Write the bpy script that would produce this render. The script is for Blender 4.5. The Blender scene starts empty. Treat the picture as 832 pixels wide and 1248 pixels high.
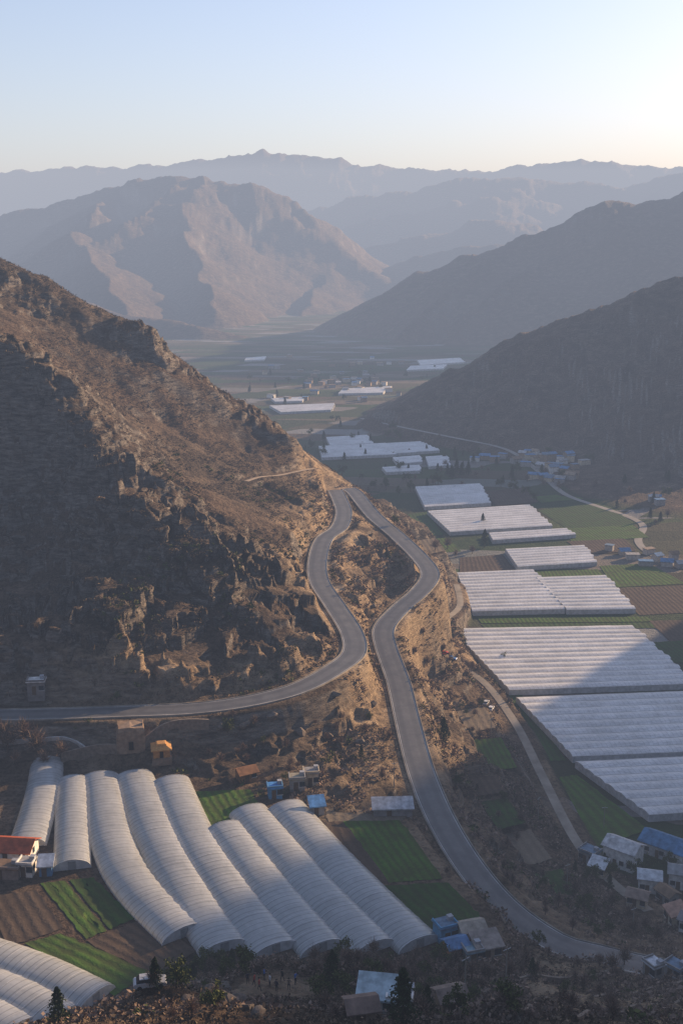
import bpy, math, numpy as np, time
from mathutils import Vector
T0=time.time()
rng=np.random.default_rng(11)
scene=bpy.context.scene
COL=scene.collection
# ---------------------------------------------------------------- camera
FPX=1387.0; TH=math.radians(13.15); ST,CT=math.sin(TH),math.cos(TH); CZ=140.0
cam=bpy.data.cameras.new("camera"); camo=bpy.data.objects.new("camera",cam); COL.objects.link(camo)
camo.location=(0,0,CZ); camo.rotation_euler=(math.pi/2-TH,0,0)
cam.sensor_fit='VERTICAL'; cam.sensor_height=36; cam.sensor_width=24; cam.lens=40; cam.clip_end=40000; cam.clip_start=0.5
scene.camera=camo
scene.view_settings.view_transform='Standard'; scene.view_settings.look='None'; scene.view_settings.exposure=0
# survey: bearing + known elevation -> world position
def at(u,v,z):
    a=(u-416)/FPX; b=(v-624)/FPX; d=(CZ-z)/(ST+b*CT)
    return (a*d, d*(CT-b*ST), z)
def atd(u,v,d):
    a=(u-416)/FPX; b=(v-624)/FPX
    return (a*d, d*(CT-b*ST), CZ-d*(ST+b*CT))
# ---------------------------------------------------------------- noise
def _h(ix,iy,s):
    n=(ix.astype(np.int64)*374761393+iy.astype(np.int64)*668265263+s*974634777)&0xffffffff
    n=((n^(n>>13))*1274126177)&0xffffffff
    return (n^(n>>16))/4294967296.0
def gn(x,y,s):
    x0=np.floor(x);y0=np.floor(y);fx=x-x0;fy=y-y0
    u=fx*fx*fx*(fx*(fx*6-15)+10);v=fy*fy*fy*(fy*(fy*6-15)+10)
    def g(i,j):
        a=_h(x0+i,y0+j,s)*6.2831853
        return np.cos(a)*(fx-i)+np.sin(a)*(fy-j)
    a=g(0,0);b=g(1,0);c=g(0,1);d=g(1,1)
    return (a+(b-a)*u+(c-a)*v+(a-b-c+d)*u*v)*1.5
def fbm(x,y,sc,o,s):
    r=np.zeros_like(x);a=1.;t=0
    for k in range(o):
        r+=a*gn(x/sc+k*7.1,y/sc-k*3.3,s+k);t+=a;a*=.5;sc*=.5
    return r/t
def ridged(x,y,sc,o,s):
    r=np.zeros_like(x);a=1.;t=0
    for k in range(o):
        r+=a*(1-2*np.abs(gn(x/sc+k*7.1,y/sc-k*3.3,s+k)));t+=a;a*=.5;sc*=.5
    return r/t
def sst(a,b,x):
    t=np.clip((x-a)/(b-a),0,1);return t*t*(3-2*t)
# ---------------------------------------------------------------- roads in world coordinates
def smooth(pts,step=2.0):
    P=np.array(pts,float);out=[]
    n=len(P)
    for i in range(n-1):
        p0=P[max(i-1,0)];p1=P[i];p2=P[i+1];p3=P[min(i+2,n-1)]
        m=max(2,int(np.linalg.norm(p2-p1)/step))
        for k in range(m):
            t=k/m
            out.append(.5*((2*p1)+(-p0+p2)*t+(2*p0-5*p1+4*p2-p3)*t*t+(-p0+3*p1-3*p2+p3)*t**3))
    out.append(P[-1]);return np.array(out)
RA=[at(*p) for p in [(-120,874,38),(-40,872,38),(60,870,38),(150,867,38),(240,863,38.2),(310,853,38.5),(365,838,38.8),(408,815,39),(431,795,39),(428,770,39.3),(408,738,39.6),(389,708,40),(387,682,40.5),(395,657,40.9),(413,643,41.2),(419,625,41.6),(414,609,42),(408,597,42)]]
RB=[at(*p) for p in [(860,1190,17),(800,1180,18),(735,1165,20),(680,1150,21),(620,1110,22.5),(575,1060,24),(538,1000,25.5),(513,940,27),(497,880,28.5),(485,830,30),(470,788,32),(468,765,33),(487,742,34),(512,720,35.2),(524,700,36),(512,680,37),(483,652,38.4),(457,630,39.6),(441,611,41),(432,600,41.6),(424,595,42)]]
RC=[at(*p) for p in [(790,1110,3),(740,1070,2),(700,1022,1.5),(660,945,1.5),(628,882,2),(590,832,4),(548,806,6),(526,795,7.5),(523,775,7.5),(540,757,6.5),(560,738,4),(556,712,2.5)]]
roadA,roadB,roadC=[smooth(r) for r in (RA,RB,RC)]
CARVE=[(roadA,3.3,6.0,.18),(roadB,3.3,6.0,.18),(roadC,1.7,4,.1)]
# ---------------------------------------------------------------- near terrain control points
ctl=[]
ctl+=[at(*p) for p in [
 (400,592,46),(385,575,50),(350,545,60),(310,510,70),(265,475,82),(215,445,92),(180,410,104),(130,385,112),(60,345,125),(0,320,133),
 (-60,395,114),(0,430,107),(60,465,98.5),(110,530,84),(145,590,74),(180,640,64.5),(220,672,60),(260,700,55.5),(330,762,46),
 (0,640,57),(0,540,80),(50,560,75),(60,640,59),(110,620,62),(100,700,51),(160,700,52),(200,720,50.5),(200,780,46),(100,800,45.5),(0,780,45),(0,715,49),(300,810,41.5),
 (0,845,40),(150,850,40),(250,845,40.3),
 (200,520,72),(200,580,63.5),(300,560,57),(300,620,52),(100,470,89),(100,420,102),(340,650,47.5),(370,620,46.5),(355,700,44),(300,700,48),(240,640,57.5),(380,660,43),(375,790,41),
 (445,700,36),(450,740,35),(450,660,38),(445,630,40),(450,830,33),(430,880,31),(350,880,33),(300,900,32),(250,900,33.5),(100,905,34),(0,910,33),(460,960,28.5),
 (540,690,14),(545,730,12),(505,775,20),(520,830,13),(545,870,12),(570,930,14),(545,960,20),(580,1000,15),(620,1040,13),(640,1000,6),(660,1060,10),(700,1100,11),(740,1120,10),(790,1140,8),(600,900,5),(570,850,7),
 (500,645,22),(530,670,12),(490,625,14),(470,610,20),
 (0,950,31),(150,950,31),(300,960,31),(420,990,30.5),(520,1010,30),(590,1100,29),(530,1155,31),(400,1165,31),(250,1165,31),(100,1200,31),(0,1100,31),(200,1050,31),(400,1080,31),(0,1240,31),(-120,1000,31),(-120,1200,31),(625,1150,27),(600,1165,32),
 (250,1195,44),(340,1183,53),(420,1183,51),(340,1242,58),(490,1235,52),(540,1200,43),(600,1230,46),(700,1205,33),(650,1190,31),(790,1235,43),(760,1200,28),(130,1245,38),(60,1246,36),(832,1215,38),(860,1170,18)]]
ctl+=[(-300,450,150),(-400,300,165),(-300,100,130),(-250,250,110),(-150,200,60),(-150,130,60),(-110,80,80),(-60,60,92),(0,70,82),(0,40,102),(0,0,120),(0,-60,128),(60,60,86),(60,0,118),(120,120,60),(150,40,110),(-60,0,118),(-150,-50,140),(200,-50,150),(-20,105,64),(20,105,62),(45,110,56),(75,130,38),(-45,118,42),(-70,115,45),(-50,100,58),(-90,150,34),
 (-20,560,10),(-60,560,38),(-110,560,70),(-170,580,95),(-60,620,5),(-120,660,10),(-250,620,80),(-250,700,30),(-400,600,150),(-400,700,90),(20,520,22),(25,600,1),(40,560,3),
 (90,220,4),(110,200,12),(80,190,12),(100,260,0),(60,290,0),(60,350,0),(100,350,0),(160,300,0),(160,400,0),(60,450,0),(120,480,0),(60,520,0),(150,550,1),(60,620,0),(0,680,0),(100,650,0),(250,500,0),(300,600,2),(400,500,0),(400,600,0),(450,400,20),(180,220,10),(200,130,50),(300,100,90),(0,760,0),(-150,760,0),(-300,780,10),(200,700,10),(100,760,0)]
ctl+=[tuple(p) for p in roadA[4::14]]+[tuple(p) for p in roadB[4::12]]+[tuple(p) for p in roadC[::12]]
C=np.array(ctl,float)
keep=[]
for i in range(len(C)):
    if all((C[i,0]-C[j,0])**2+(C[i,1]-C[j,1])**2>9 for j in keep): keep.append(i)
C=C[keep];n=len(C)
D=np.hypot(C[:,None,0]-C[None,:,0],C[:,None,1]-C[None,:,1])
A=np.zeros((n+1,n+1));A[:n,:n]=D-np.eye(n)*1.0;A[:n,n]=1;A[n,:n]=1
W=np.linalg.solve(A,np.append(C[:,2],0))
def rbf(x,y):
    x=np.clip(x,-440,440);y=np.clip(y,-120,790)
    r=np.full_like(x,W[n])
    for i in range(n): r+=W[i]*np.sqrt((x-C[i,0])**2+(y-C[i,1])**2+.3)
    return r
# ---------------------------------------------------------------- mountain ridges (world polylines)
NEAR=[];FAR=[]
def addr(L,P,k,jit=0):
    for a,b in zip(P[:-1],P[1:]): L.append((*a,*b,k))
def mountain(P,k,sp,reach,dirs=(-1,),seed=1,L=None,ks=None):
    L=FAR if L is None else L
    r=np.random.default_rng(seed)
    P=np.array(P,float);addr(L,[tuple(p) for p in P],k)
    S=smooth(P,40.)
    acc=0
    for a,b in zip(S[:-1],S[1:]):
        acc+=np.hypot(*(b-a)[:2])
        if acc>sp*r.uniform(.6,1.3):
            acc=0
            t=(b-a)[:2];t/=np.linalg.norm(t)
            for dsgn in dirs:
                nn=np.array([t[1],-t[0]]); 
                if nn[1]*dsgn<0: nn=-nn
                ang=r.uniform(-.6,.6);c,s=math.cos(ang),math.sin(ang)
                nn=np.array([c*nn[0]-s*nn[1],s*nn[0]+c*nn[1]])
                ln=a[2]*reach*r.uniform(.7,1.15);q=a.copy();h=a[2]*.97
                pts=[(q[0],q[1],h)]
                for kk in range(3):
                    ang=r.uniform(-.35,.35);c,s=math.cos(ang),math.sin(ang)
                    nn=np.array([c*nn[0]-s*nn[1],s*nn[0]+c*nn[1]])
                    q=q.copy();q[:2]+=nn*ln/3;h=a[2]*(.97-(kk+1)/3*.86)
                    pts.append((q[0],q[1],h))
                addr(L,pts,ks or k*1.35)
# unseen flank east of the view, placed and shaped to shade the near ground
addr(NEAR,[(330,-150,270),(370,100,260),(410,280,250),(440,420,240),(452,535,205)],1.12)
# east mountain next to the village
R1=[atd(480,507,925),atd(530,477,922),atd(590,446,920),atd(650,415,918),atd(720,385,920),atd(780,360,920),atd(832,342,925),(400,1000,135),(600,1120,190)]
addr(NEAR,R1,.46)
addr(NEAR,[R1[6],(255,800,75),(230,700,32),(205,640,5)],.6)
addr(NEAR,[R1[5],(215,840,62),(190,760,28),(165,690,4)],.6)
addr(NEAR,[R1[4],(172,830,42),(140,745,7)],.6)
addr(NEAR,[R1[3],(130,830,28),(112,770,4)],.6)
addr(NEAR,[R1[2],(100,840,18),(92,800,3)],.6)
addr(NEAR,[(400,1000,135),(330,840,80),(290,720,34),(270,640,8)],.55)
# farther east ridge
mountain([atd(372,425,1800),atd(420,398,1840),atd(480,364,1880),atd(540,327,1900),atd(600,304,1900),atd(660,290,1900),atd(740,256,1900),atd(832,233,1900),atd(960,190,1950),atd(1150,150,2000)],.5,120,2.0,seed=3)
# west massif
mountain([(-1500,2900,330),(-1150,2950,270),atd(0,273,3000),atd(60,258,3000),atd(120,238,3000),atd(160,228,3000),atd(200,222,3000),atd(250,219,3000),atd(300,227,3000),atd(335,244,3000),atd(368,270,2950),atd(400,312,2900),atd(425,360,2850)],.58,150,3.3,seed=8,ks=.52)
addr(FAR,[atd(245,223,2990),atd(225,270,2700),atd(240,330,2350),atd(262,385,2000)],.5)
addr(FAR,[atd(130,241,2990),atd(90,290,2500),atd(140,345,2100),atd(185,400,1800)],.5)
addr(FAR,[(-1200,1900,260),atd(-120,300,1800),atd(0,335,1750),atd(60,375,1700),atd(110,405,1650)],.45)
addr(FAR,[atd(110,372,1900),atd(180,388,1850),atd(250,400,1800),atd(320,415,1780),atd(365,428,1760)],.3)
addr(FAR,[atd(400,330,2850),atd(375,372,2450),atd(340,405,2100)],.42)
# middle ridges
mountain([atd(330,372,3300),atd(380,345,3500),atd(450,305,3600),atd(520,288,3600),atd(600,272,3600),atd(660,282,3600),atd(760,300,3600)],.42,200,2.2,seed=5)
addr(FAR,[atd(400,362,3000),atd(450,335,3000),atd(500,318,3000),atd(560,308,3000),atd(620,300,3000)],.4)
addr(FAR,[atd(360,330,4000),atd(400,296,4100),atd(460,270,4150),atd(530,253,4200),atd(600,246,4200)],.45)
mountain([atd(300,300,4300),atd(370,262,4500),atd(430,243,4500),atd(500,236,4500),atd(560,222,4500),atd(620,216,4500),atd(700,228,4500),atd(760,232,4500),atd(832,214,4500),atd(980,190,4500)],.45,230,2.0,seed=6)
mountain([atd(-200,200,6000),atd(-60,212,6000),atd(0,212,6000),atd(60,207,6000),atd(140,207,6000),atd(210,201,6000),atd(280,194,6000),atd(318,187,6000),atd(350,191,6000),atd(400,194,6000),atd(470,206,6000),atd(560,210,6000),atd(620,208,6000),atd(700,197,6000),atd(760,203,6000),atd(832,206,6000),atd(950,196,6000),atd(1100,190,6000)],.5,320,1.6,seed=9)
def ridges(x,y,L):
    r=np.full_like(x,-60.)
    for (ax,ay,az,bx,by,bz,k) in L:
        dx,dy=bx-ax,by-ay;l2=dx*dx+dy*dy+1e-6
        t=np.clip(((x-ax)*dx+(y-ay)*dy)/l2,0,1)
        d=np.hypot(x-ax-t*dx,y-ay-t*dy)
        r=np.maximum(r,az+(bz-az)*t-k*d)
    return r
def polymask(x,y,P,soft):
    ins=np.zeros(x.shape,bool);dm=np.full_like(x,1e9);m=len(P)
    for i in range(m):
        ax,ay=P[i][:2];bx,by=P[(i+1)%m][:2]
        c=((ay>y)!=(by>y))&(x<(bx-ax)*(y-ay)/(by-ay+1e-9)+ax);ins^=c
        dx,dy=bx-ax,by-ay;t=np.clip(((x-ax)*dx+(y-ay)*dy)/(dx*dx+dy*dy),0,1)
        dm=np.minimum(dm,np.hypot(x-ax-t*dx,y-ay-t*dy))
    return np.where(ins,1.,1-sst(0,soft,dm))
def segdist(x,y,P):
    best=np.full_like(x,1e9);zr=np.zeros_like(x)
    Q=P[::2] if len(P)>60 else P
    Q=np.vstack([Q,P[-1:]])
    for p,q in zip(Q[:-1],Q[1:]):
        dx,dy=q[0]-p[0],q[1]-p[1];l2=dx*dx+dy*dy
        if l2<1e-6: continue
        t=np.clip(((x-p[0])*dx+(y-p[1])*dy)/l2,0,1)
        d=np.hypot(x-p[0]-t*dx,y-p[1]-t*dy);c=d<best
        best=np.where(c,d,best);zr=np.where(c,p[2]+(q[2]-p[2])*t,zr)
    return best,zr
TERR=[at(u,v,31) for u,v in [(-160,945),(20,935),(60,926),(130,938),(215,945),(260,955),(330,978),(400,992),(500,1000),(535,1050),(590,1105),(612,1140),(590,1160),(400,1168),(240,1168),(140,1215),(110,1255),(-160,1265)]]
VAL=[at(u,v,0) for u,v in [(495,598),(640,585),(700,612),(832,705),(1100,800),(1300,1000),(1000,1120),(820,1100),(735,1050),(700,1010),(662,930),(636,870),(600,815),(575,780),(570,740),(566,706),(515,645)]]
# small cultivated ledges on the slopes: corners, elevation, crop
PLOTS=[([(574,903),(610,900),(630,936),(596,942)],6.5,'g'),([(566,948),(604,946),(618,966),(580,972)],10,'b'),([(584,978),(618,974),(640,1004),(606,1012)],9,'g2'),([(612,1018),(646,1012),(672,1048),(640,1058)],7,'t'),
 ([(556,868),(590,862),(604,888),(570,894)],6.5,'t'),([(650,1066),(684,1060),(704,1090),(672,1098)],8,'g2'),([(0,884),(52,880),(76,900),(12,906)],33.5,'g2'),([(14,911),(70,905),(84,922),(24,930)],32.3,'b'),([(505,660),(530,656),(542,672),(516,678)],14,'t')]
PL=[([at(u,v,z) for u,v in q],z) for q,z,_ in PLOTS]
crest=np.array([at(*p) for p in [(0,430,107),(60,465,98),(110,530,84),(145,590,74),(180,640,64),(220,672,60),(260,700,55),(330,762,46)]])
skyl=np.array([at(*p) for p in [(350,545,60),(310,510,70),(265,475,82),(215,445,92),(180,410,104),(130,385,112)]])
def crag_mask(x,y):
    dcr,_=segdist(x,y,crest);dsk,_=segdist(x,y,skyl)
    hill=(1-sst(-6,14,x))*sst(236,262,y)
    front=(1-sst(300,385,y+.45*(x+60)))*hill
    o=sst(.05,.3,fbm(x,y,70,3,640));o2=sst(0,.3,fbm(x,y,35,3,660))
    return hill,front,np.clip(np.maximum(front,np.maximum((1-sst(4,22,dcr))*.8,(1-sst(6,26,dsk))*o2*.6)*hill)+o*hill*.4,0,1)
def height(x,y):
    sh=x.shape;x=x.ravel().astype(float);y=y.ravel().astype(float)
    h=np.zeros_like(x)
    m=y<800
    hn=rbf(x[m],y[m]);w=1-sst(690,790,y[m])
    hn=hn*w
    hn=np.where(hn<4,np.clip((hn-1.2),0,None)*4/2.8,hn)
    h[m]=hn
    r=ridges(x+fbm(x,y,60,3,40)*16,y+fbm(x,y,60,3,50)*16,NEAR)
    r=np.where(r>0,r+ridged(x,y,60,6,60)*np.clip(r*.18,0,9),r)
    h=np.maximum(h,r)
    m=y>1000
    xx,yy=x[m],y[m];a=np.clip((yy-1000)/1000,0,1)
    f=ridges(xx+fbm(xx,yy,260,5,70)*60*a,yy+fbm(xx,yy,260,5,80)*60*a,FAR)
    g=ridged(xx+fbm(xx,yy,120,3,95)*35,yy,210,7,90)
    f=f+np.where(f>-20,g*np.clip((f+20)*.16,0,32),0)
    h[m]=np.maximum(h[m],f)
    m=(y<900)&(h>.8)
    xx,yy=x[m],y[m];hh=h[m]
    hill,front,cg=crag_mask(xx,yy)
    spur=(1-sst(20,45,np.abs(xx-8)))*sst(285,310,yy)*(1-sst(470,500,yy))
    wx=xx+fbm(xx,yy,20,2,5)*6;wy_=yy+fbm(xx,yy,20,2,6)*6
    gx=(xx*.5+yy*.87);gy=(-xx*.87+yy*.5)*.35
    nz=ridged(gx+fbm(xx,yy,25,2,7)*7,gy,22,5,21)*(2.6*hill)+ridged(wx,wy_,40,6,20)*(1.0+1.8*hill+1.2*cg)+fbm(xx,yy,7,4,30)*(.6+.3*hill+.9*cg)
    cr=sst(.0,.08,fbm(wx,wy_,19,5,300))*3.2+sst(.0,.12,fbm(wx,wy_,8,4,310))*1.6-2
    big=sst(.0,.07,fbm(wx,wy_,46,6,330))*6.5-2.5
    nz=nz+cr*(.4*(1-hill)+1.2*cg+.4*spur)+big*cg
    hh=hh+nz*np.clip(hh/10,0,1)*(.7)
    stp=3.2;q=hh/stp+fbm(xx,yy,30,3,350)*1.2;fr=q-np.floor(q);led=(sst(.55,.95,fr)-fr)*stp
    hh=hh+led*np.clip(hh/12,0,1)*(.65*cg+.75*(1-hill)*np.clip(hh/12,0,1))*sst(95,120,yy)
    h[m]=hh
    m=(y>120)&(y<700)&(x<360)&(x>-160)
    xx,yy,hh=x[m],y[m],h[m]
    w=polymask(xx,yy,TERR,5);hh=hh*(1-w)+31*w
    w=polymask(xx,yy,VAL,7);hh=hh*(1-w)
    for pq,pz in PL:
        m2=(np.abs(xx-pq[0][0])<30)&(np.abs(yy-pq[0][1])<40)
        if m2.any():
            w=polymask(xx[m2],yy[m2],pq,3);hh[m2]=hh[m2]*(1-w)+pz*w
    h[m]=hh
    for P,hw,bl,dn in CARVE:
        m=(x>P[:,0].min()-16)&(x<P[:,0].max()+16)&(y>P[:,1].min()-16)&(y<P[:,1].max()+16)
        if not m.any(): continue
        best,zr=segdist(x[m],y[m],P)
        w=1-sst(hw+1.0,hw+bl,best)
        h[m]=h[m]*(1-w)+(zr-dn)*w
    return h.reshape(sh)
def sight(u,v,d0=70,d1=1900):
    d=np.geomspace(d0,d1,1300);a=(u-416)/FPX;b=(v-624)/FPX
    x=a*d;y=d*(CT-b*ST);z=CZ-d*(ST+b*CT);g=height(x,y)
    i=int(np.argmax(z<=g));return (float(x[i]),float(y[i]),float(g[i]))
def flow(pts,step=2,it=6):
    s=smooth([sight(*p) for p in pts],step)
    for _ in range(it*4): s[1:-1]=(s[:-2]+s[1:-1]*2+s[2:])/4
    return s
roadD=flow([(440,510),(490,522),(560,535),(615,549),(648,568),(681,598),(700,608),(750,625),(784,640),(776,660),(800,680),(860,702)])
roadE=flow([(300,588),(318,581),(340,580),(362,577),(383,572)],1.5,3)
CARVE+=[(roadD,2.8,4,.1),(roadE,1.6,3,.1)]
GATHER=sight(332,1200)
# ---------------------------------------------------------------- node helpers
def newmat(name):
    m=bpy.data.materials.new(name);m.use_nodes=True;nt=m.node_tree
    b=nt.nodes['Principled BSDF'];b.inputs['Roughness'].default_value=.9
    b.inputs['Specular IOR Level'].default_value=.2
    return m,nt,b
def ramp(nt,src,stops):
    r=nt.nodes.new('ShaderNodeValToRGB');e=r.color_ramp.elements
    while len(e)<len(stops): e.new(.5)
    for i,(p,c) in enumerate(stops): e[i].position=p;e[i].color=(*c,1) if len(c)==3 else c
    nt.links.new(src,r.inputs[0]);return r.outputs[0]
def noise(nt,vec,sc,det=4,rough=.6):
    n=nt.nodes.new('ShaderNodeTexNoise');n.inputs['Scale'].default_value=sc;n.inputs['Detail'].default_value=det;n.inputs['Roughness'].default_value=rough
    if vec is not None: nt.links.new(vec,n.inputs['Vector'])
    return n.outputs['Fac']
def mix(nt,f,a,b,bt='MIX'):
    m=nt.nodes.new('ShaderNodeMix');m.data_type='RGBA';m.blend_type=bt
    for s,v in ((0,f),(6,a),(7,b)):
        if isinstance(v,(int,float)): m.inputs[s].default_value=v
        elif isinstance(v,tuple): m.inputs[s].default_value=(*v,1)
        else: nt.links.new(v,m.inputs[s])
    return m.outputs[2]
def math_(nt,op,a,b=0.):
    m=nt.nodes.new('ShaderNodeMath');m.operation=op
    for s,v in ((0,a),(1,b)):
        if isinstance(v,(int,float)): m.inputs[s].default_value=v
        else: nt.links.new(v,m.inputs[s])
    return m.outputs[0]
def bump(nt,b,hgt,st,dist):
    n=nt.nodes.new('ShaderNodeBump');n.inputs['Strength'].default_value=st;n.inputs['Distance'].default_value=dist
    nt.links.new(hgt,n.inputs['Height']);nt.links.new(n.outputs[0],b.inputs['Normal'])
_mc={}
def paint(name,col,rough=.8,var=.25,sc=1.5,metal=0.):
    k=(name,col)
    if k in _mc: return _mc[k]
    m,nt,b=newmat(name);tc=nt.nodes.new('ShaderNodeTexCoord')
    f=noise(nt,tc.outputs['Object'],sc,5)
    c=ramp(nt,f,[(.3,tuple(x*(1-var) for x in col)),(.7,tuple(min(1,x*(1+var*.6)) for x in col))])
    nt.links.new(c,b.inputs['Base Color']);b.inputs['Roughness'].default_value=rough;b.inputs['Metallic'].default_value=metal
    _mc[k]=m;return m
def terrain_mat():
    m,nt,b=newmat("hillside_ground");g=nt.nodes.new('ShaderNodeNewGeometry');pos=g.outputs['Position']
    big=noise(nt,pos,.018,6);mid=noise(nt,pos,.12,7,.65);fine=noise(nt,pos,.9,5,.7)
    scrub=ramp(nt,mid,[(.3,(.048,.037,.028)),(.48,(.1,.075,.053)),(.62,(.175,.13,.092)),(.75,(.27,.205,.148))])
    scrub=mix(nt,ramp(nt,big,[(.4,(0,0,0)),(.65,(1,1,1))]),scrub,mix(nt,.5,scrub,(.125,.08,.053)))
    spots=ramp(nt,fine,[(.42,(.3,.29,.27)),(.55,(1,1,1))])  # dark shrub speckle, deepened to paint in shade among the scrub
    scrub=mix(nt,.75,scrub,spots,'MULTIPLY')
    mp0=nt.nodes.new('ShaderNodeMapping');mp0.inputs['Scale'].default_value=(.25,.25,1.3);mp0.inputs['Rotation'].default_value=(.25,.35,0);nt.links.new(pos,mp0.inputs[0])
    rk=noise(nt,mp0.outputs[0],1.0,9,.72)
    rock=ramp(nt,rk,[(.36,(.03,.027,.025)),(.45,(.115,.1,.086)),(.58,(.23,.197,.163)),(.72,(.38,.325,.265))])
    sep=nt.nodes.new('ShaderNodeSeparateXYZ');nt.links.new(g.outputs['Normal'],sep.inputs[0])
    sl=math_(nt,'ADD',sep.outputs[2],math_(nt,'MULTIPLY',mid,.35))
    rf=ramp(nt,sl,[(.82,(1,1,1)),(.95,(0,0,0))])
    c=mix(nt,rf,scrub,rock)
    at_=nt.nodes.new('ShaderNodeAttribute');at_.attribute_name='cut_and_lit'
    earth=ramp(nt,mid,[(.3,(.21,.145,.088)),(.5,(.38,.275,.175)),(.7,(.5,.385,.26))]);earth=mix(nt,.6,earth,ramp(nt,rk,[(.36,(.35,.33,.31)),(.56,(1,1,1))]),'MULTIPLY')
    cf=math_(nt,'MULTIPLY',at_.outputs['Fac'],ramp(nt,math_(nt,'ADD',fine,math_(nt,'MULTIPLY',mid,.7)),[(.68,(.25,.25,.25)),(.86,(1,1,1))]))
    c=mix(nt,cf,c,earth)
    sp=nt.nodes.new('ShaderNodeSeparateXYZ');nt.links.new(pos,sp.inputs[0])
    mp=nt.nodes.new('ShaderNodeMapping');mp.inputs['Rotation'].default_value=(0,0,.32);mp.inputs['Scale'].default_value=(1/60,1/24,0);nt.links.new(pos,mp.inputs[0])
    vo=nt.nodes.new('ShaderNodeTexVoronoi');vo.distance='CHEBYCHEV';vo.inputs['Scale'].default_value=1;vo.inputs['Randomness'].default_value=.6;nt.links.new(mp.outputs[0],vo.inputs['Vector'])
    s2=nt.nodes.new('ShaderNodeSeparateColor');nt.links.new(vo.outputs['Color'],s2.inputs[0])
    fc=ramp(nt,s2.outputs[0],[(0,(.06,.044,.032)),(.25,(.037,.07,.022)),(.45,(.11,.08,.056)),(.6,(.03,.057,.018)),(.75,(.15,.118,.085)),(.9,(.24,.24,.24)),(.95,(.055,.08,.027))])
    fc=mix(nt,.35,fc,ramp(nt,fine,[(.35,(.3,.3,.3)),(.65,(1,1,1))]),'MULTIPLY')
    flat=ramp(nt,math_(nt,'MULTIPLY',sp.outputs[2],.25),[(.12,(1,1,1)),(.4,(0,0,0))])
    c=mix(nt,flat,c,fc)
    nt.links.new(c,b.inputs['Base Color']);b.inputs['Roughness'].default_value=.95;b.inputs['Specular IOR Level'].default_value=.08
    hh=math_(nt,'ADD',math_(nt,'MULTIPLY',rk,1.0),math_(nt,'MULTIPLY',fine,.5))
    bump(nt,b,hh,.9,2.0)
    return m
MT=terrain_mat()
def tag(o,kind=None,label=None,cat=None,group=None):
    if kind:o["kind"]=kind
    if label:o["label"]=label
    if cat:o["category"]=cat
    if group:o["group"]=group
    return o
def mesh_obj(name,V,Fc,mat,parent=None,loc=None,UV=None,sm=False):
    me=bpy.data.meshes.new(name);me.from_pydata([tuple(v) for v in V],[],[tuple(f) for f in Fc])
    for q in (mat if isinstance(mat,list) else [mat]): me.materials.append(q)
    if sm: me.polygons.foreach_set('use_smooth',[True]*len(me.polygons))
    me.update();o=bpy.data.objects.new(name,me);COL.objects.link(o)
    if parent: o.parent=parent
    if loc: o.location=loc
    return o
def qmesh(name,V,Q,mat,sm=False):
    me=bpy.data.meshes.new(name);me.vertices.add(len(V));me.vertices.foreach_set('co',V.astype(np.float32).ravel())
    me.loops.add(Q.size);me.loops.foreach_set('vertex_index',Q.astype(np.int32).ravel())
    me.polygons.add(len(Q));me.polygons.foreach_set('loop_start',(np.arange(len(Q))*4).astype(np.int32));me.polygons.foreach_set('loop_total',np.full(len(Q),4,np.int32))
    me.polygons.foreach_set('use_smooth',np.full(len(Q),sm));me.materials.append(mat);me.update(calc_edges=True);return me
def grid(name,P,mat,UV=None,parent=None,sm=True):
    r,c=P.shape[:2];I=np.arange(r*c).reshape(r,c)
    Q=np.stack([I[:-1,:-1],I[:-1,1:],I[1:,1:],I[1:,:-1]],-1).reshape(-1,4)
    me=qmesh(name,P.reshape(-1,3),Q,mat,sm)
    if UV is not None:
        l=me.uv_layers.new(name="UVMap");l.data.foreach_set('uv',UV.reshape(-1,2)[Q.ravel()].astype(np.float32).ravel())
    o=bpy.data.objects.new(name,me);COL.objects.link(o)
    if parent:o.parent=parent
    return o
# ---------------------------------------------------------------- terrain sheet
ys=[-160.]
while ys[-1]<7200:
    y=ys[-1]
    ys.append(y+(max(.7,.0026*abs(y)) if y>90 and y<520 else (max(.9,.004*y) if 520<=y<700 else (6 if y<90 else .0072*y))))
ys=np.array(ys)
sd=np.linspace(-.34,.34,700);t=np.linspace(0,1,71)[1:]
wy=np.maximum(ys+60,50)
Xc=sd[None,:]*wy[:,None]
ext=(t**1.5)[None,:]*(900+.6*np.maximum(ys,0))[:,None]
X=np.hstack([(Xc[:,:1]-ext)[:,::-1],Xc,Xc[:,-1:]+ext]);Y=np.repeat(ys[:,None],X.shape[1],1)
Z=height(X,Y)
_,_,cgm=crag_mask(X.ravel(),Y.ravel());cgm=cgm.reshape(X.shape)
hm=((1-sst(-4,12,X))*sst(244,262,Y)*(1-sst(480,560,Y)))*sst(42,48,Z)*(.25+cgm)
dx=fbm(X+Z*.8,Y+Z*1.7,9,4,200)*1.7*hm;dy=ridged(X+Z*.9,Y*.6+Z*1.9,11,4,220)*2.2*hm
P=np.stack([X+dx,Y+dy,Z],-1)
ter=tag(grid("terrain",P,MT),"structure")
cut_and_lit=np.zeros(X.size);xf,yf=X.ravel(),Y.ravel();m=(yf>90)&(yf<520)&(np.abs(xf)<140)
da,_=segdist(xf[m],yf[m],roadA);db,_=segdist(xf[m],yf[m],roadB);dc,_=segdist(xf[m],yf[m],roadC)
cm=np.maximum((1-sst(9,20,da))*1.3,(1-sst(8,34,db))*.9);cm=np.maximum(cm,(1-sst(2,16,dc))*.7)
cm*=sst(-.35,.15,fbm(xf[m],yf[m],30,3,400))*np.where(yf[m]<250,np.where(xf[m]<-20,.3,.65),1.)
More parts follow.
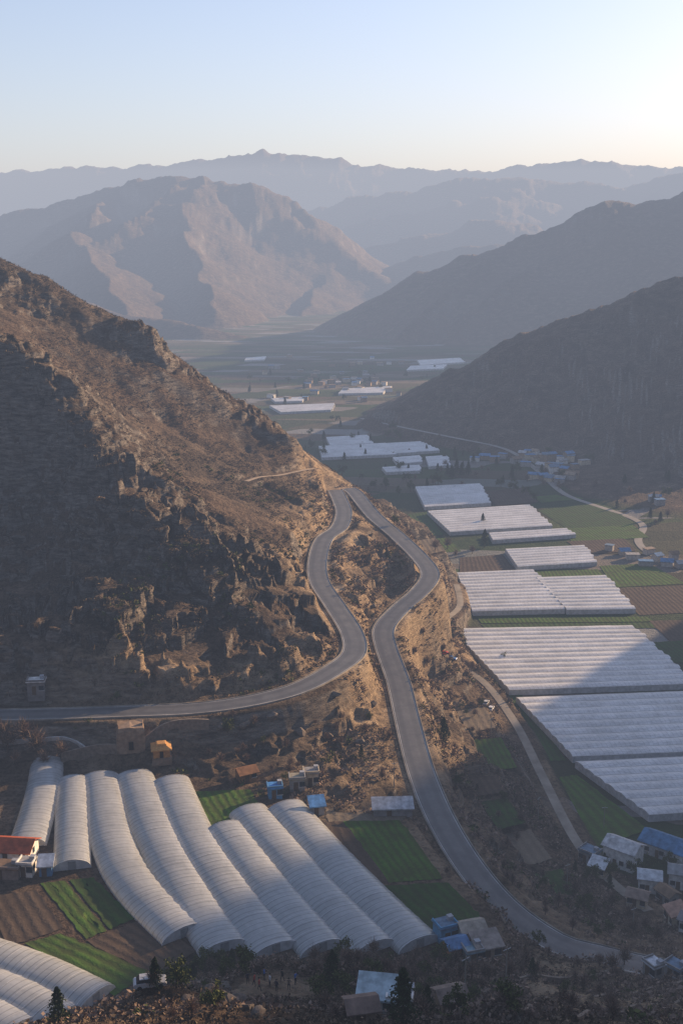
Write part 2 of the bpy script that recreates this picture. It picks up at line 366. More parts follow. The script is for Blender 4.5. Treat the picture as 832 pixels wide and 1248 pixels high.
cm=np.maximum(cm,sst(14,32,xf[m])*(1-sst(150,175,yf[m]))*1.0)  # paler earth colour paints the lower-right bank as sunlit
cm=np.maximum(cm,.5*(1-sst(4,8,np.hypot(xf[m]-GATHER[0],yf[m]-GATHER[1]))))
cut_and_lit[m]=np.clip(cm,0,1)
at_=ter.data.attributes.new('cut_and_lit','FLOAT','POINT');at_.data.foreach_set('value',cut_and_lit.astype(np.float32))
print("terrain",X.shape,time.time()-T0)
# ---------------------------------------------------------------- roads
def offs(P,o):
    T=np.gradient(P[:,:2],axis=0);T/=np.linalg.norm(T,axis=1)[:,None]+1e-9
    return P[:,:2]+np.stack([T[:,1],-T[:,0]],1)*o
def ribbon(name,P,prof,mat,sm=False):
    L=np.r_[0,np.cumsum(np.hypot(*np.diff(P[:,:2],axis=0).T))]
    cols=[];uv=[]
    for o,dz in prof:
        q=offs(P,o);cols.append(np.c_[q,P[:,2]+dz]);uv.append(np.c_[np.full(len(P),o),L])
    return tag(grid(name,np.stack(cols,1)[:,::-1],mat,np.stack(uv,1)[:,::-1],sm=sm),"structure")
def asphalt():
    m,nt,b=newmat("asphalt");g=nt.nodes.new('ShaderNodeNewGeometry');f=noise(nt,g.outputs['Position'],.3,7,.65);f2=noise(nt,g.outputs['Position'],4,4)
    c=ramp(nt,f,[(.3,(.075,.073,.075)),(.7,(.14,.135,.13))]);uv=nt.nodes.new('ShaderNodeUVMap');s=nt.nodes.new('ShaderNodeSeparateXYZ');nt.links.new(uv.outputs[0],s.inputs[0])
    a=math_(nt,'ABSOLUTE',math_(nt,'SUBTRACT',math_(nt,'ABSOLUTE',s.outputs[0]),1.5))
    c=mix(nt,ramp(nt,a,[(.3,(.45,.45,.45)),(.8,(0,0,0))]),c,(.05,.05,.052))
    c=mix(nt,.35,c,ramp(nt,f2,[(.3,(.5,.5,.5)),(.7,(1,1,1))]),'MULTIPLY')
    nt.links.new(c,b.inputs['Base Color']);b.inputs['Roughness'].default_value=.6;b.inputs['Specular IOR Level'].default_value=.5;return m
MA=asphalt();MC=paint("kerb_concrete",(.3,.27,.23),.9,.5,.2);MW=paint("line_paint",(.5,.49,.46),.7,.5,.2);MD=paint("packed_dirt",(.27,.235,.19),.95,.35,.2)
for R in (roadA,roadB):
    ribbon("road",R,[(-3.05,0),(-1.5,.03),(0,.06),(1.5,.03),(3.05,0)],MA,True)
    for o in (-2.75,2.75): ribbon("road_marking",R,[(o-.06,.012+.03*(3.05-abs(o))/1.55),(o+.06,.012+.03*(3.05-abs(o))/1.55)],MW)
    for s in (1,-1): ribbon("road_kerb",R,[(s*3.07,-.2),(s*3.07,.14),(s*3.25,.14),(s*3.3,-.35)][::(1 if s>0 else -1)],MC)
ribbon("dirt_road",roadC,[(-1.25,0),(0,.03),(1.25,0)],MD)
ribbon("valley_road",roadD,[(-1.9,.1),(0,.13),(1.9,.1)],paint("pale_road",(.26,.24,.215),.9,.2,.1))
ribbon("hill_path",roadE,[(-1.0,.1),(0,.13),(1.0,.1)],paint("path_earth",(.36,.28,.2),.9,.2,.2))
# ---------------------------------------------------------------- fields
def fieldmat(name,c1,c2,freq):
    m,nt,b=newmat(name);uv=nt.nodes.new('ShaderNodeUVMap');s=nt.nodes.new('ShaderNodeSeparateXYZ');nt.links.new(uv.outputs[0],s.inputs[0])
    g=nt.nodes.new('ShaderNodeNewGeometry');f=noise(nt,g.outputs['Position'],.2,7,.65);ff=noise(nt,g.outputs['Position'],2.2,4)
    ph=math_(nt,'ADD',math_(nt,'MULTIPLY',s.outputs[0],freq*6.283),math_(nt,'MULTIPLY',ff,3.0))
    w=math_(nt,'ADD',math_(nt,'MULTIPLY',math_(nt,'SINE',ph),.25),.7)
    w=math_(nt,'MULTIPLY',w,ramp(nt,f,[(.3,(.3,.3,.3)),(.6,(1,1,1))]))
    c=mix(nt,w,c1,c2);c=mix(nt,.5,c,ramp(nt,ff,[(.3,(.5,.5,.5)),(.7,(1,1,1))]),'MULTIPLY')
    nt.links.new(c,b.inputs['Base Color']);b.inputs['Specular IOR Level'].default_value=.05;bump(nt,b,w,.6,.3);return m
FG=fieldmat("green_crop",(.06,.055,.025),(.075,.155,.025),.6)
FG2=fieldmat("dark_green_crop",(.045,.047,.022),(.045,.1,.022),.5)
FB=fieldmat("brown_soil",(.06,.043,.032),(.12,.088,.063),.55)
FT=fieldmat("pale_soil",(.15,.12,.085),(.23,.185,.135),.45)
def field(q,z,mat,k=[0]):
    k[0]+=1
    c=[np.array(at(u,v,z)) for u,v in q];n1=14
    P=np.zeros((n1,n1,3));U=np.zeros((n1,n1,2));w=np.linalg.norm(c[1]-c[0]);l=np.linalg.norm(c[3]-c[0])
    for i in range(n1):
        for j in range(n1):
            a,b_=i/(n1-1),j/(n1-1);P[i,j]=(c[0]*(1-b_)+c[1]*b_)*(1-a)+(c[3]*(1-b_)+c[2]*b_)*a;U[i,j]=(b_*w,a*l)
    P[...,2]=z+.05+.006*k[0]
    P[:,:,:2]+=rng.normal(0,.12,(n1,n1,2))
    tag(grid("field",P[:,::-1],mat,U[:,::-1],sm=True),"structure")
T=31
for q,z,m in [
 ([(232,965),(305,962),(318,985),(262,1012)],T,FG),([(262,1012),(300,985),(330,985),(290,1010)],T,FB),([(395,985),(500,990),(490,1000),(400,1002)],T,FT),
 ([(385,1003),(418,1001),(475,1076),(420,1078)],T,FB),([(418,1001),(488,1000),(540,1072),(475,1076)],T,FG),([(462,1080),(545,1076),(592,1125),(530,1140)],T,FG2),
 ([(50,1077),(80,1074),(130,1135),(105,1145)],T,FG),([(84,1073),(114,1070),(165,1120),(134,1133)],T,FG2),([(105,1148),(180,1118),(240,1160),(190,1190)],T,FB),([(30,1150),(75,1138),(185,1185),(140,1214)],T,FG),([(-20,1095),(45,1085),(78,1132),(10,1155)],T,FB),
 ([(487,628),(520,624),(540,652),(500,655)],0,FG2),([(500,657),(545,656),(562,672),(515,676)],0,FG),([(655,622),(735,612),(775,640),(700,650)],0,FG2),([(676,645),(770,640),(790,655),(700,662)],0,FG),
 ([(560,680),(612,676),(630,698),(560,700)],0,FB),([(650,697),(728,694),(738,706),(655,708)],0,FG),([(730,690),(790,687),(835,712),(748,716)],0,FG),([(748,718),(838,714),(880,745),(778,750)],0,FB),
 ([(582,754),(790,752),(796,758),(586,760)],0,FG),([(586,761),(797,759),(803,766),(592,768)],0,FG2),([(780,784),(850,780),(880,808),(820,808)],0,FG2),([(845,756),(790,757),(815,782),(870,778)],0,FB),([(612,849),(850,842),(852,850),(628,857)],0,FB),([(596,806),(612,812),(690,928),(664,928)],0,FG2),
 ([(608,942),(650,938),(672,972),(625,976)],0,FG2),([(628,978),(674,974),(694,1010),(648,1020)],0,FT),([(668,950),(702,945),(790,1012),(722,1035)],0,FG),([(640,1022),(694,1012),(712,1040),(668,1050)],0,FG2),([(590,600),(640,594),(655,612),(605,617)],0,FB),([(690,660),(760,657),(775,672),(712,676)],0,FB),([(646,606),(680,603),(715,608),(660,613)],0,FG),([(700,929),(860,921),(864,927),(705,935)],0,FB)]:
    field(q,z,m)
for q,z,k_ in PLOTS: field(q,z,{'g':FG,'g2':FG2,'b':FB,'t':FT}[k_])
# ---------------------------------------------------------------- greenhouses
def film(name,col,tr,pitch,ribd,clear=0.,rough=.3,sheet=.2,mot=1.):
    m,nt,b=newmat(name);uv=nt.nodes.new('ShaderNodeUVMap');s=nt.nodes.new('ShaderNodeSeparateXYZ');nt.links.new(uv.outputs[0],s.inputs[0])
    tc=nt.nodes.new('ShaderNodeTexCoord');f=noise(nt,tc.outputs['Object'],.1,6,.65);f2=noise(nt,tc.outputs['Object'],1.3,5)
    mp=nt.nodes.new('ShaderNodeMapping');mp.inputs['Scale'].default_value=(9,.35,1);nt.links.new(uv.outputs[0],mp.inputs[0]);st=noise(nt,mp.outputs[0],1.,4)
    w=math_(nt,'FRACT',math_(nt,'MULTIPLY',s.outputs[1],1/pitch))
    rib=ramp(nt,w,[(0,(ribd,)*3),(.07,(ribd,)*3),(.13,(1,1,1)),(.93,(1,1,1)),(1,(ribd,)*3)])
    c=ramp(nt,f,[(.3,tuple(x*(1-.28*mot) for x in col)),(.7,tuple(min(.9,x*1.12) for x in col))])
    c=mix(nt,.8,c,rib,'MULTIPLY');c=mix(nt,.4*mot,c,ramp(nt,f2,[(.3,(.6,.6,.6)),(.65,(1,1,1))]),'MULTIPLY')
    c=mix(nt,.5*mot,c,ramp(nt,st,[(.35,(.5,.5,.5)),(.6,(1,1,1))]),'MULTIPLY')
    fl=nt.nodes.new('ShaderNodeTexWhiteNoise');fl.noise_dimensions='2D';cb=nt.nodes.new('ShaderNodeCombineXYZ')
    nt.links.new(math_(nt,'FLOOR',math_(nt,'MULTIPLY',s.outputs[1],.1)),cb.inputs[0]);nt.links.new(math_(nt,'FLOOR',s.outputs[0]),cb.inputs[1]);nt.links.new(cb.outputs[0],fl.inputs[0])
    c=mix(nt,sheet,c,ramp(nt,fl.outputs[0],[(0,(.6,.6,.6)),(1,(1,1,1))]),'MULTIPLY')
    nt.links.new(c,b.inputs['Base Color']);b.inputs['Roughness'].default_value=rough;b.inputs['Specular IOR Level'].default_value=.7
    t=nt.nodes.new('ShaderNodeBsdfTranslucent');nt.links.new(c,t.inputs[0]);tp=nt.nodes.new('ShaderNodeBsdfTransparent')
    mx=nt.nodes.new('ShaderNodeMixShader');mx.inputs[0].default_value=tr;nt.links.new(b.outputs[0],mx.inputs[1]);nt.links.new(t.outputs[0],mx.inputs[2])
    m2=nt.nodes.new('ShaderNodeMixShader');m2.inputs[0].default_value=clear;nt.links.new(mx.outputs[0],m2.inputs[1]);nt.links.new(tp.outputs[0],m2.inputs[2])
    nt.links.new(m2.outputs[0],nt.nodes['Material Output'].inputs[0]);bump(nt,b,rib,.25,.08);return m
FM=film("tunnel_film",(.66,.675,.68),.25,1.25,.5,.3,.2,.08,.55);FV=film("white_film",(.84,.83,.81),.1,1.5,.75,0.,.45,.16)
MS=paint("galvanised_steel",(.3,.31,.31),.5,.2,2,.3);MHP=paint("hoop_steel",(.62,.63,.64),.5,.15,2,.0);MEND=paint("end_film",(.46,.47,.48),.5,.3,.8);MIN=paint("tunnel_soil",(.09,.1,.06),.9,.4,.3)
def empty(name,loc,rot=0):
    e=bpy.data.objects.new(name,None);e.empty_display_size=1;e.location=loc;e.rotation_euler=(0,0,rot);COL.objects.link(e);return e
def tunnel(path,wd,ht,z,label):
    P=smooth([(*p[:2],z) for p in path],1.25);P0=P[0].copy();e=empty("greenhouse_tunnel",tuple(P0))
    tag(e,None,label,"greenhouse","plastic greenhouse tunnels on the terrace")
    P=P-P0;L=np.r_[0,np.cumsum(np.hypot(*np.diff(P[:,:2],axis=0).T))]
    A_=np.linspace(0,math.pi,15);wob=np.interp(np.arange(len(P)),np.arange(0,len(P)+8,8),rng.normal(0,.05,len(np.arange(0,len(P)+8,8))))
    cols=[];uv=[]
    for a in A_:
        o=-math.cos(a)*wd/2+wob*1.5;zz=(math.sin(a)**.95)*ht
        q=P[:,:2]+(offs(P,1.)-P[:,:2])*np.asarray(o)[:,None]
        sag=1-.05*np.abs(np.sin(np.arange(len(P))*math.pi/2))+wob*.4
        cols.append(np.c_[q,zz*sag+.015*rng.standard_normal(len(P))]);uv.append(np.c_[np.full(len(P),a/3.15),L])
    S,U=np.stack(cols,1),np.stack(uv,1);grid("cover",S[:,::-1],FM,U[:,::-1],parent=e)
    g2=np.stack([np.c_[S[:,1,:2],np.full(len(P),.3)],np.c_[S[:,-2,:2],np.full(len(P),.3)]],1);grid("planting_bed",g2[:,::-1],MIN,parent=e)
    for k in (0,-1):
        ring=[tuple(S[k,j]) for j in range(len(A_))]
        mesh_obj("end_wall",ring,[tuple(range(len(ring)))],MEND,parent=e)
        a=np.array(ring[0]);b=np.array(ring[-1]);t=(b-a)/wd;nrm=np.array([P[1][0]-P[0][0],P[1][1]-P[0][1],0]);nrm/=np.linalg.norm(nrm);sg=-1 if k==0 else 1
        c=(a+b)/2+nrm*sg*.03;c[2]=0
        d=[c-t*.7,c+t*.7,c+t*.7+np.array([0,0,1.6]),c-t*.7+np.array([0,0,1.6])]
        mesh_obj("door",d,[(0,1,2,3)],paint("door_sheet",(.25,.26,.27)),parent=e)
    V=[];Fc=[]
    for i in range(0,len(P),2):
        for j in range(len(A_)):
            p=S[i,j];up=np.array([0,0,.04]);b0=len(V)
            T_=P[min(i+1,len(P)-1)]-P[max(i-1,0)];T_=T_/np.linalg.norm(T_)*.04
            V+=[p+up-T_,p+up+T_]
            if j: Fc.append((b0-2,b0-1,b0+1,b0))
    mesh_obj("frame",V,Fc,MHP,parent=e)
tun=[([(58,932),(50,975),(33,1032)],7.2,2.0),([(90,955),(89,1000),(88,1060)],6.8,2.0),
 ([(122,950),(137,1030),(168,1085),(226,1142)],8.3,1.9),([(163,948),(190,1020),(225,1085),(274,1160)],8.3,1.9),([(208,955),(240,1030),(280,1090),(336,1162)],8.3,1.9),
 ([(273,1012),(325,1080),(393,1160)],8.0,1.9),([(302,991),(375,1075),(457,1160)],8.1,1.9),([(348,986),(425,1070),(512,1155)],8.1,1.9),
 ([(-60,1150),(40,1185),(118,1222)],8.1,1.9),([(-80,1178),(10,1212),(75,1247)],8.1,1.9),([(-90,1212),(-10,1243),(20,1262)],8.1,1.9)]
for i,(p,w,h) in enumerate(tun):
    tunnel([at(u,v,31) for u,v in p],w,h,31.0,"long translucent plastic greenhouse tunnel on terraced ground" if i not in (0,1) else "short upright plastic greenhouse tunnel beside farmyard")
def block(q,z=0.,det=True,label=None,mat=None):
    c=[np.array(at(u,v,z)) for u,v in q];o=(c[0]+c[1]+c[2]+c[3])/4;c=[p-o for p in c]
    dep=np.linalg.norm(c[3]-c[0]);wid=np.linalg.norm(c[1]-c[0]);ns=max(1,round(dep/4.6));sg=8;nl=max(3,int(wid/3))
    e=empty("greenhouse_block",tuple(o));tag(e,None,label or "white multi-span plastic greenhouse on valley farmland","greenhouse","valley greenhouses")
    rows=[];uv=[];nn=ns*sg+1;dirx=(c[1]-c[0])/wid
    for r in range(nn):
        s=r/(nn-1);i=min(r//sg,ns-1);t=(r-i*sg)/sg;zz=1.9+.5*math.sin(math.pi*t)**.9
        l=c[0]*(1-s)+c[3]*s;rr=c[1]*(1-s)+c[2]*s;k=np.linspace(0,1,nl+1)[:,None]
        rr=rr+dirx*(((i*37)%5)-2)*.3
        p=l+(rr-l)*k;p=p.copy();p[:,2]=zz+rng.normal(0,.03,nl+1)
        rows.append(p);uv.append(np.c_[np.full(nl+1,i+t*.98),k[:,0]*wid])
    S=np.stack(rows);grid("cover",S,mat or FV,np.stack(uv),parent=e,sm=True)
    for nm,ln in (("side_wall",S[0]),("side_wall",S[-1]),("end_wall",S[:,0]),("end_wall",S[:,-1])):
        grid(nm,np.stack([ln,ln*np.array([1,1,0])],0),MEND,parent=e,sm=False)
    if det:
        V=[];Fc=[]
        for i in range(0,ns+1):
            r=min(i*sg,nn-1);a,b=S[r,0].copy(),S[r,-1].copy();a[2]=b[2]=2.0;t=(c[3]-c[0]);t=t/np.linalg.norm(t)*.1;k=len(V)
            V+=[a-t,b-t,b+t,a+t];Fc.append((k,k+1,k+2,k+3))
        mesh_obj("gutter",V,Fc,MS,parent=e)
for q in [[(505,597),(585,593),(598,617),(517,622)],[(520,627),(645,619),(672,645),(548,653)],[(595,654),(690,648),(700,656),(600,663)],[(615,674),(712,669),(727,690),(630,696)],
 [(556,703),(650,699),(688,748),(575,751)],[(652,709),(738,706),(773,748),(690,749)],[(549,772),(770,768),(848,840),(620,848)],[(628,857),(860,848),(928,920),(697,930)],[(700,936),(870,928),(950,992),(790,1002)]]:
    block(q)
for q in [[(328,497),(408,494),(404,502),(342,505)],[(418,476),(478,473),(466,481),(412,482)],[(397,536),(448,533),(454,543),(402,546)],[(388,547),(470,543),(482,557),(392,561)],[(458,544),(512,541),(536,552),(480,556)],[(465,573),(512,570),(512,577),(470,579)],[(478,561),(512,558),(514,566),(484,569)],[(508,441),(560,438),(566,443),(512,447)],[(500,448),(545,446),(540,451),(495,453)],[(518,560),(545,558),(548,570),(522,572)],[(330,488),(372,486),(368,491),(335,492)],[(300,438),(325,436),(322,440),(298,441)]]:
    block(q,det=False,label="distant pale plastic greenhouse on valley floor")
print("greenhouses",time.time()-T0)
# ---------------------------------------------------------------- houses
def boxv(x0,x1,y0,y1,z0,z1): return [(x0,y0,z0),(x1,y0,z0),(x1,y1,z0),(x0,y1,z0),(x0,y0,z1),(x1,y0,z1),(x1,y1,z1),(x0,y1,z1)]
BF=[(0,3,2,1),(4,5,6,7),(0,1,5,4),(1,2,6,5),(2,3,7,6),(3,0,4,7)]
def box(name,b,mat,parent): return mesh_obj(name,boxv(*b),BF,mat,parent)
GLS=paint("window_glass",(.03,.04,.05),.15,.2)
def house(loc,rot,w,d,h,roof,wc,rc,label,cat="house",group=None,floors=1,nwin=3,det=True):
    e=empty("house" if cat=="house" else cat.replace(' ','_'),loc,rot);tag(e,None,label,cat,group)
    wm=paint("wall_render",wc,.9,.35,.9);rm=paint("roof_sheet",rc,.65,.5,.8);tr=paint("frame_wood",(.12,.08,.05))
    base=-1.6
    if roof=='gable':
        rh=d*.24;V=boxv(-w/2,w/2,-d/2,d/2,base,h)+[(-w/2,0,h+rh),(w/2,0,h+rh)]
        mesh_obj("wall",V,[(0,3,2,1),(0,1,5,4),(2,3,7,6),(1,2,6,9,5),(3,0,4,8,7)],wm,e)
        ov=.5;o2=d/2+ov;zl=h-rh*ov/(d/2);tk=.15
        V=[];
        for zz in (0.04,tk+.04): V+=[(-w/2-ov,-o2,zl+zz),(w/2+ov,-o2,zl+zz),(w/2+ov,0,h+rh+zz),(-w/2-ov,0,h+rh+zz),(w/2+ov,o2,zl+zz),(-w/2-ov,o2,zl+zz)]
        mesh_obj("roof",V,[(6,7,8,9),(9,8,10,11),(1,0,3,2),(2,3,5,4),(0,1,7,6),(4,5,11,10),(1,2,8,7),(2,4,10,8),(3,0,6,9),(5,3,9,11)],rm,e)
    elif roof=='shed':
        V=boxv(-w/2,w/2,-d/2,d/2,base,h);V[6]=(w/2,d/2,h+.9);V[7]=(-w/2,d/2,h+.9);mesh_obj("wall",V,BF,wm,e)
        o=.4;V=boxv(-w/2-o,w/2+o,-d/2-o,d/2+o,h-.08,h+.16);
        for i in (2,3,6,7): V[i]=(V[i][0],V[i][1],V[i][2]+1.05)
        mesh_obj("roof",V,BF,rm,e)
    else:
        box("wall",(-w/2,w/2,-d/2,d/2,base,h),wm,e);box("roof",(-w/2-.25,w/2+.25,-d/2-.25,d/2+.25,h+.003,h+.22),rm,e)
        if det:
            for b_ in ((-w/2-.2,w/2+.2,-d/2-.2,-d/2,h+.223,h+.6),(-w/2-.2,-w/2,-d/2+.01,d/2,h+.223,h+.6),(w/2,w/2+.2,-d/2+.01,d/2,h+.223,h+.6)): box("parapet",b_,wm,e)
            box("water_tank",(w*.2,w*.2+.9,0,.9,h+.223,h+1.0),paint("tank_metal",(.35,.36,.38)),e)
    if det:
        box("door",(-w*.1-.45,-w*.1+.45,-d/2-.05,-d/2+.05,0,2.05),tr,e)
        for fl in range(floors):
            for i in range(nwin):
                x=-w/2+(i+.5)*w/nwin
                if fl==0 and abs(x+w*.1)<.9: continue
                zz=1+fl*2.7
                if zz+1.1>h: continue
                f=box("window",(x-.55,x+.55,-d/2-.04,-d/2+.04,zz,zz+1.1),GLS,e)
                mesh_obj("sill",boxv(x-.65,x+.65,-d/2-.08,-d/2-.03,zz-.12,zz-.005),BF,paint("white_trim",(.6,.58,.55)),f)
            if 2.1+fl*2.7<h: box("window",(w/2-.04,w/2+.04,-.5,.5,1+fl*2.7,2.1+fl*2.7),GLS,e)
    return e
WH=(.68,.66,.62);GR=(.3,.29,.28);BL=(.09,.21,.38);BR=(.2,.13,.08);RD_=(.36,.08,.03);CR=(.5,.42,.3);BLs=(.13,.2,.28);WG=(.55,.57,.59);TN=(.3,.22,.15)
def H(u,v,*a,**k): 
    p=sight(u,v);return house(p,*a,**k)
H(46,853,.1,3.8,2.8,3.0,'flat',(.2,.18,.17),WH,"small dark hut with white roof trim beside mountain road")
H(18,1044,-.1,7.4,5,2.4,'gable',WH,RD_,"white farmhouse with red tiled roof beside tunnels")
H(8,1068,-.1,5.5,3.0,2.0,'flat',(.24,.19,.16),BR,"brown farm outbuilding below red roofed farmhouse")
H(34,1066,-.1,2.6,2.6,2.4,'flat',WH,GR,"small white annex of the farmyard","shed")
H(57,1066,.1,2.2,2,2.0,'shed',BL,WG,"small blue shed with pale roof","shed")
H(300,952,.5,3.6,3,2.2,'gable',(.25,.14,.07),(.3,.14,.06),"small orange brown hut with gabled roof","shed")
H(335,972,.15,2.8,2.4,2.4,'flat',(.1,.25,.42),(.06,.22,.5),"bright blue hut beside the terrace","shed")
H(362,962,.1,3,2.6,2.6,'flat',GR,(.3,.27,.2),"grey shed with tan flat roof","shed")
H(379,957,.1,3,2.6,3,'flat',CR,GR,"cream shed with grey flat roof","shed")
H(386,992,.2,2.6,2.2,2,'shed',GR,(.15,.35,.6),"grey shed with light blue roof","shed")
H(478,994,.05,7.5,2.6,2,'shed',(.25,.24,.24),(.42,.43,.45),"long grey shed with white sheet roof by fields","shed")
H(542,1146,.4,3,2.8,2.8,'flat',(.1,.28,.45),BLs,"pale blue walled house by the roadside")
H(554,1166,.4,3,2.6,2.6,'gable',(.4,.17,.08),(.1,.2,.36),"orange walled house with blue roof")
H(573,1148,.3,3.6,2.8,2.8,'gable',WH,(.35,.3,.24),"white house with tan sheet roof")
H(592,1166,.3,4,3,2.4,'shed',(.3,.24,.18),(.26,.22,.19),"earth coloured house with grey brown roof")
H(575,1172,.3,2.6,2.4,2.2,'flat',GR,(.2,.3,.35),"small grey outbuilding with bluish roof")
H(460,1233,-.15,3.6,2.4,2.2,'shed',(.5,.48,.42),(.38,.47,.5),"cream house with pale sheet roof on the knoll")
H(487,1240,-.15,2.4,2.2,2.6,'flat',WH,(.2,.18,.17),"narrow white house with flat roof on the knoll")
H(440,1244,.2,2.4,2.0,1.9,'gable',(.35,.25,.18),(.2,.14,.11),"small brown house with gabled roof on the knoll")
H(548,1232,.3,2.6,2.2,2.1,'gable',TN,(.2,.15,.12),"small tan cottage with brown roof on the slope")
# riverside village
H(758,1054,-.7,7.5,5.5,4.8,'gable',(.78,.76,.72),(.56,.55,.54),"two storey white house with pale gabled roof",floors=2,nwin=4)
H(812,1042,-.7,11,6.5,3.2,'gable',(.42,.42,.42),(.08,.19,.33),"large workshop with dull blue metal roof")
vill=[(718,1050,4,3.4,2.8,'flat',GR,BLs),(728,1066,3.4,3,2.4,'shed',CR,WG),(790,1084,4.6,4,3.6,'gable',WH,WG),(828,1080,5,4,4.0,'gable',WH,(.3,.3,.3)),(812,1102,4,3,3,'gable',GR,BR),(776,1104,4,3.4,2.6,'gable',CR,(.25,.18,.14)),(842,1062,6,5,4.6,'gable',WH,BL),(822,1126,4,3.2,2.8,'shed',CR,(.34,.2,.14)),(842,1136,4,3.4,3,'gable',WH,(.22,.2,.2)),(795,1190,2.6,2.2,2.4,'flat',GR,WG),(822,1192,3,2.6,2.4,'flat',GR,BLs)]
for u,v,w,d,h,r,a,b in vill:
    lab={'flat':"flat roofed village house",'shed':"lean-to village house",'gable':"gabled village house"}[r]
    H(u,v,-.7+rng.normal(0,.25),w,d,h,r,a,b,("white " if a==WH else "grey " if a==GR else "cream " if a==CR else "tan ")+lab+" near the hillside road",group="village houses")
def far_house(u,v,blue=False):
    k_=.68 if v>600 else .85
    p=sight(u,v)
    if p[2]>14 or p[1]<430: return
    w,d,h=rng.uniform(5,9)*k_,rng.uniform(4,6)*k_,rng.uniform(2.6,4.0)*(.85 if v>600 else 1)
    house(p,rng.uniform(-.7,.5),w,d,h,['flat','gable'][rng.integers(2)],[WH,GR,CR,TN][rng.integers(4)] if v<600 else [GR,(.4,.38,.35)][rng.integers(2)],BL if blue else [GR,(.42,.42,.42),BLs,BR,TN][rng.integers(5)],("blue" if blue else "pale")+" roofed house in a distant valley hamlet",group="distant hamlet houses",det=False)
for u,v in [(652,556),(662,562),(672,560),(684,566),(660,572),(674,575),(688,578),(698,583),(668,586),(682,590),(650,584),(645,560),(640,568),(700,572),(692,560)]: 
    far_house(u,v,rng.random()<.45);far_house(u+rng.uniform(-12,12),v+rng.uniform(-6,6),rng.random()<.15)
for u,v in [(578,562),(590,560),(602,563),(612,558),(795,612),(803,616),(799,609),(770,682),(790,676),(800,684),(812,690),(820,682),(828,692),(786,690),(815,755),(828,752),(760,676),(742,672)]: far_house(u,v,rng.random()<.35)
for i in range(34):
    far_house(rng.normal(412,28),rng.normal(468,7),rng.random()<.08)
for i in range(18): far_house(rng.uniform(330,520),rng.choice([441,452,486])+rng.normal(0,3),rng.random()<.1)
def lathe(name,prof,mat,parent,seg=20,wob=.03):
    V=[];Fc=[]
    for i,(r,z) in enumerate(prof):
        for j in range(seg):
            a=(j+.5)/seg*6.2832;rr=r*(1+rng.normal(0,wob));V.append((rr*math.cos(a),rr*math.sin(a),z))
            if i: Fc.append(((i-1)*seg+j,(i-1)*seg+(j+1)%seg,i*seg+(j+1)%seg,i*seg+j))
    Fc.append(tuple(range((len(prof)-1)*seg,len(prof)*seg)));return mesh_obj(name,V,Fc,mat,parent,sm=False)
p=sight(197,926);e=empty("orange_hut",p,.2);tag(e,None,"small orange hut with tiered roof on stone base","hut")
lathe("base",[(3.0,-1),(3.0,.3),(3.0,.6)],paint("stone_base",(.2,.15,.11)),e,4)
lathe("wall",[(2.5,.6),(2.5,1.0),(2.5,1.9),(2.45,2.3)],paint("ochre_render",(.4,.2,.07),.95,.4,2),e,4,.01)
lathe("roof",[(3.1,2.32),(3.1,2.55),(1.6,3.1),(1.5,3.4),(1.2,3.5)],paint("ochre_roof",(.48,.25,.085),.9,.4,3),e,4,.01)
mesh_obj("door",[(-.4,-1.80,.62),(.4,-1.80,.62),(.4,-1.80,2.1),(-.4,-1.80,2.1)],[(0,1,2,3)],paint("dark_opening",(.015,.012,.01)),e)
p=sight(160,910);e=empty("adobe_tower",p,.2);tag(e,None,"weathered brown adobe tower ruin with crumbled top","ruin")
V=[];Fc=[]
for i,zz in enumerate([-1,1,2.5,4,4.8]):
    for j in range(16):
        a=j/16*6.2832;s=3.3*(1-.05*i)/max(abs(math.cos(a)),abs(math.sin(a)));s=min(s,4.2);V.append((s*math.cos(a)+rng.normal(0,.08),.8*s*math.sin(a)+rng.normal(0,.08),zz+(rng.normal(0,.3) if i==4 else 0)))
        if i: Fc.append(((i-1)*16+j,(i-1)*16+(j+1)%16,i*16+(j+1)%16,i*16+j))
Fc.append(tuple(range(64,80)));mesh_obj("wall",V,Fc,paint("adobe",(.27,.19,.13),.95,.4,1.2),e);
mesh_obj("doorway",[(-.5,-3.05,0),(.5,-3.05,0),(.5,-2.95,1.8),(-.5,-2.95,1.8)],[(0,1,2,3)],paint("dark_opening",(.015,.012,.01)),e)
def wall(pts,hh,mat,label,th=.4):
    w=smooth([(*p[:2],0) for p in pts],1.5);w[:,2]=height(w[:,0],w[:,1])
    for i in range(3): w[1:-1,2]=(w[:-2,2]+w[1:-1,2]+w[2:,2])/3
    o=ribbon("stone_wall",w,[(-th/2,-1.2),(-th/2,hh),(th/2,hh),(th/2,-1.2)],mat);del o["kind"];tag(o,None,label,"wall")
SW=paint("rubble_stone",(.22,.175,.135),.95,.4,1.3)
wall([sight(*p) for p in [(75,930),(110,922),(160,920),(200,900),(255,893)]],2.2,SW,"rubble stone retaining wall above the terrace")
wall([sight(*p) for p in [(0,908),(50,903),(85,905),(108,918)]],.6,paint("pale_concrete",(.4,.39,.37)),"low pale concrete garden wall")
for pp in ([(590,1215),(640,1195),(700,1192),(750,1180)],[(640,1240),(700,1222),(780,1208),(830,1200)],[(700,1246),(760,1232),(830,1222)]):
    wall([sight(*p) for p in pp],.7,SW,"low rubble terrace wall on the dry slope")
print("houses",time.time()-T0)
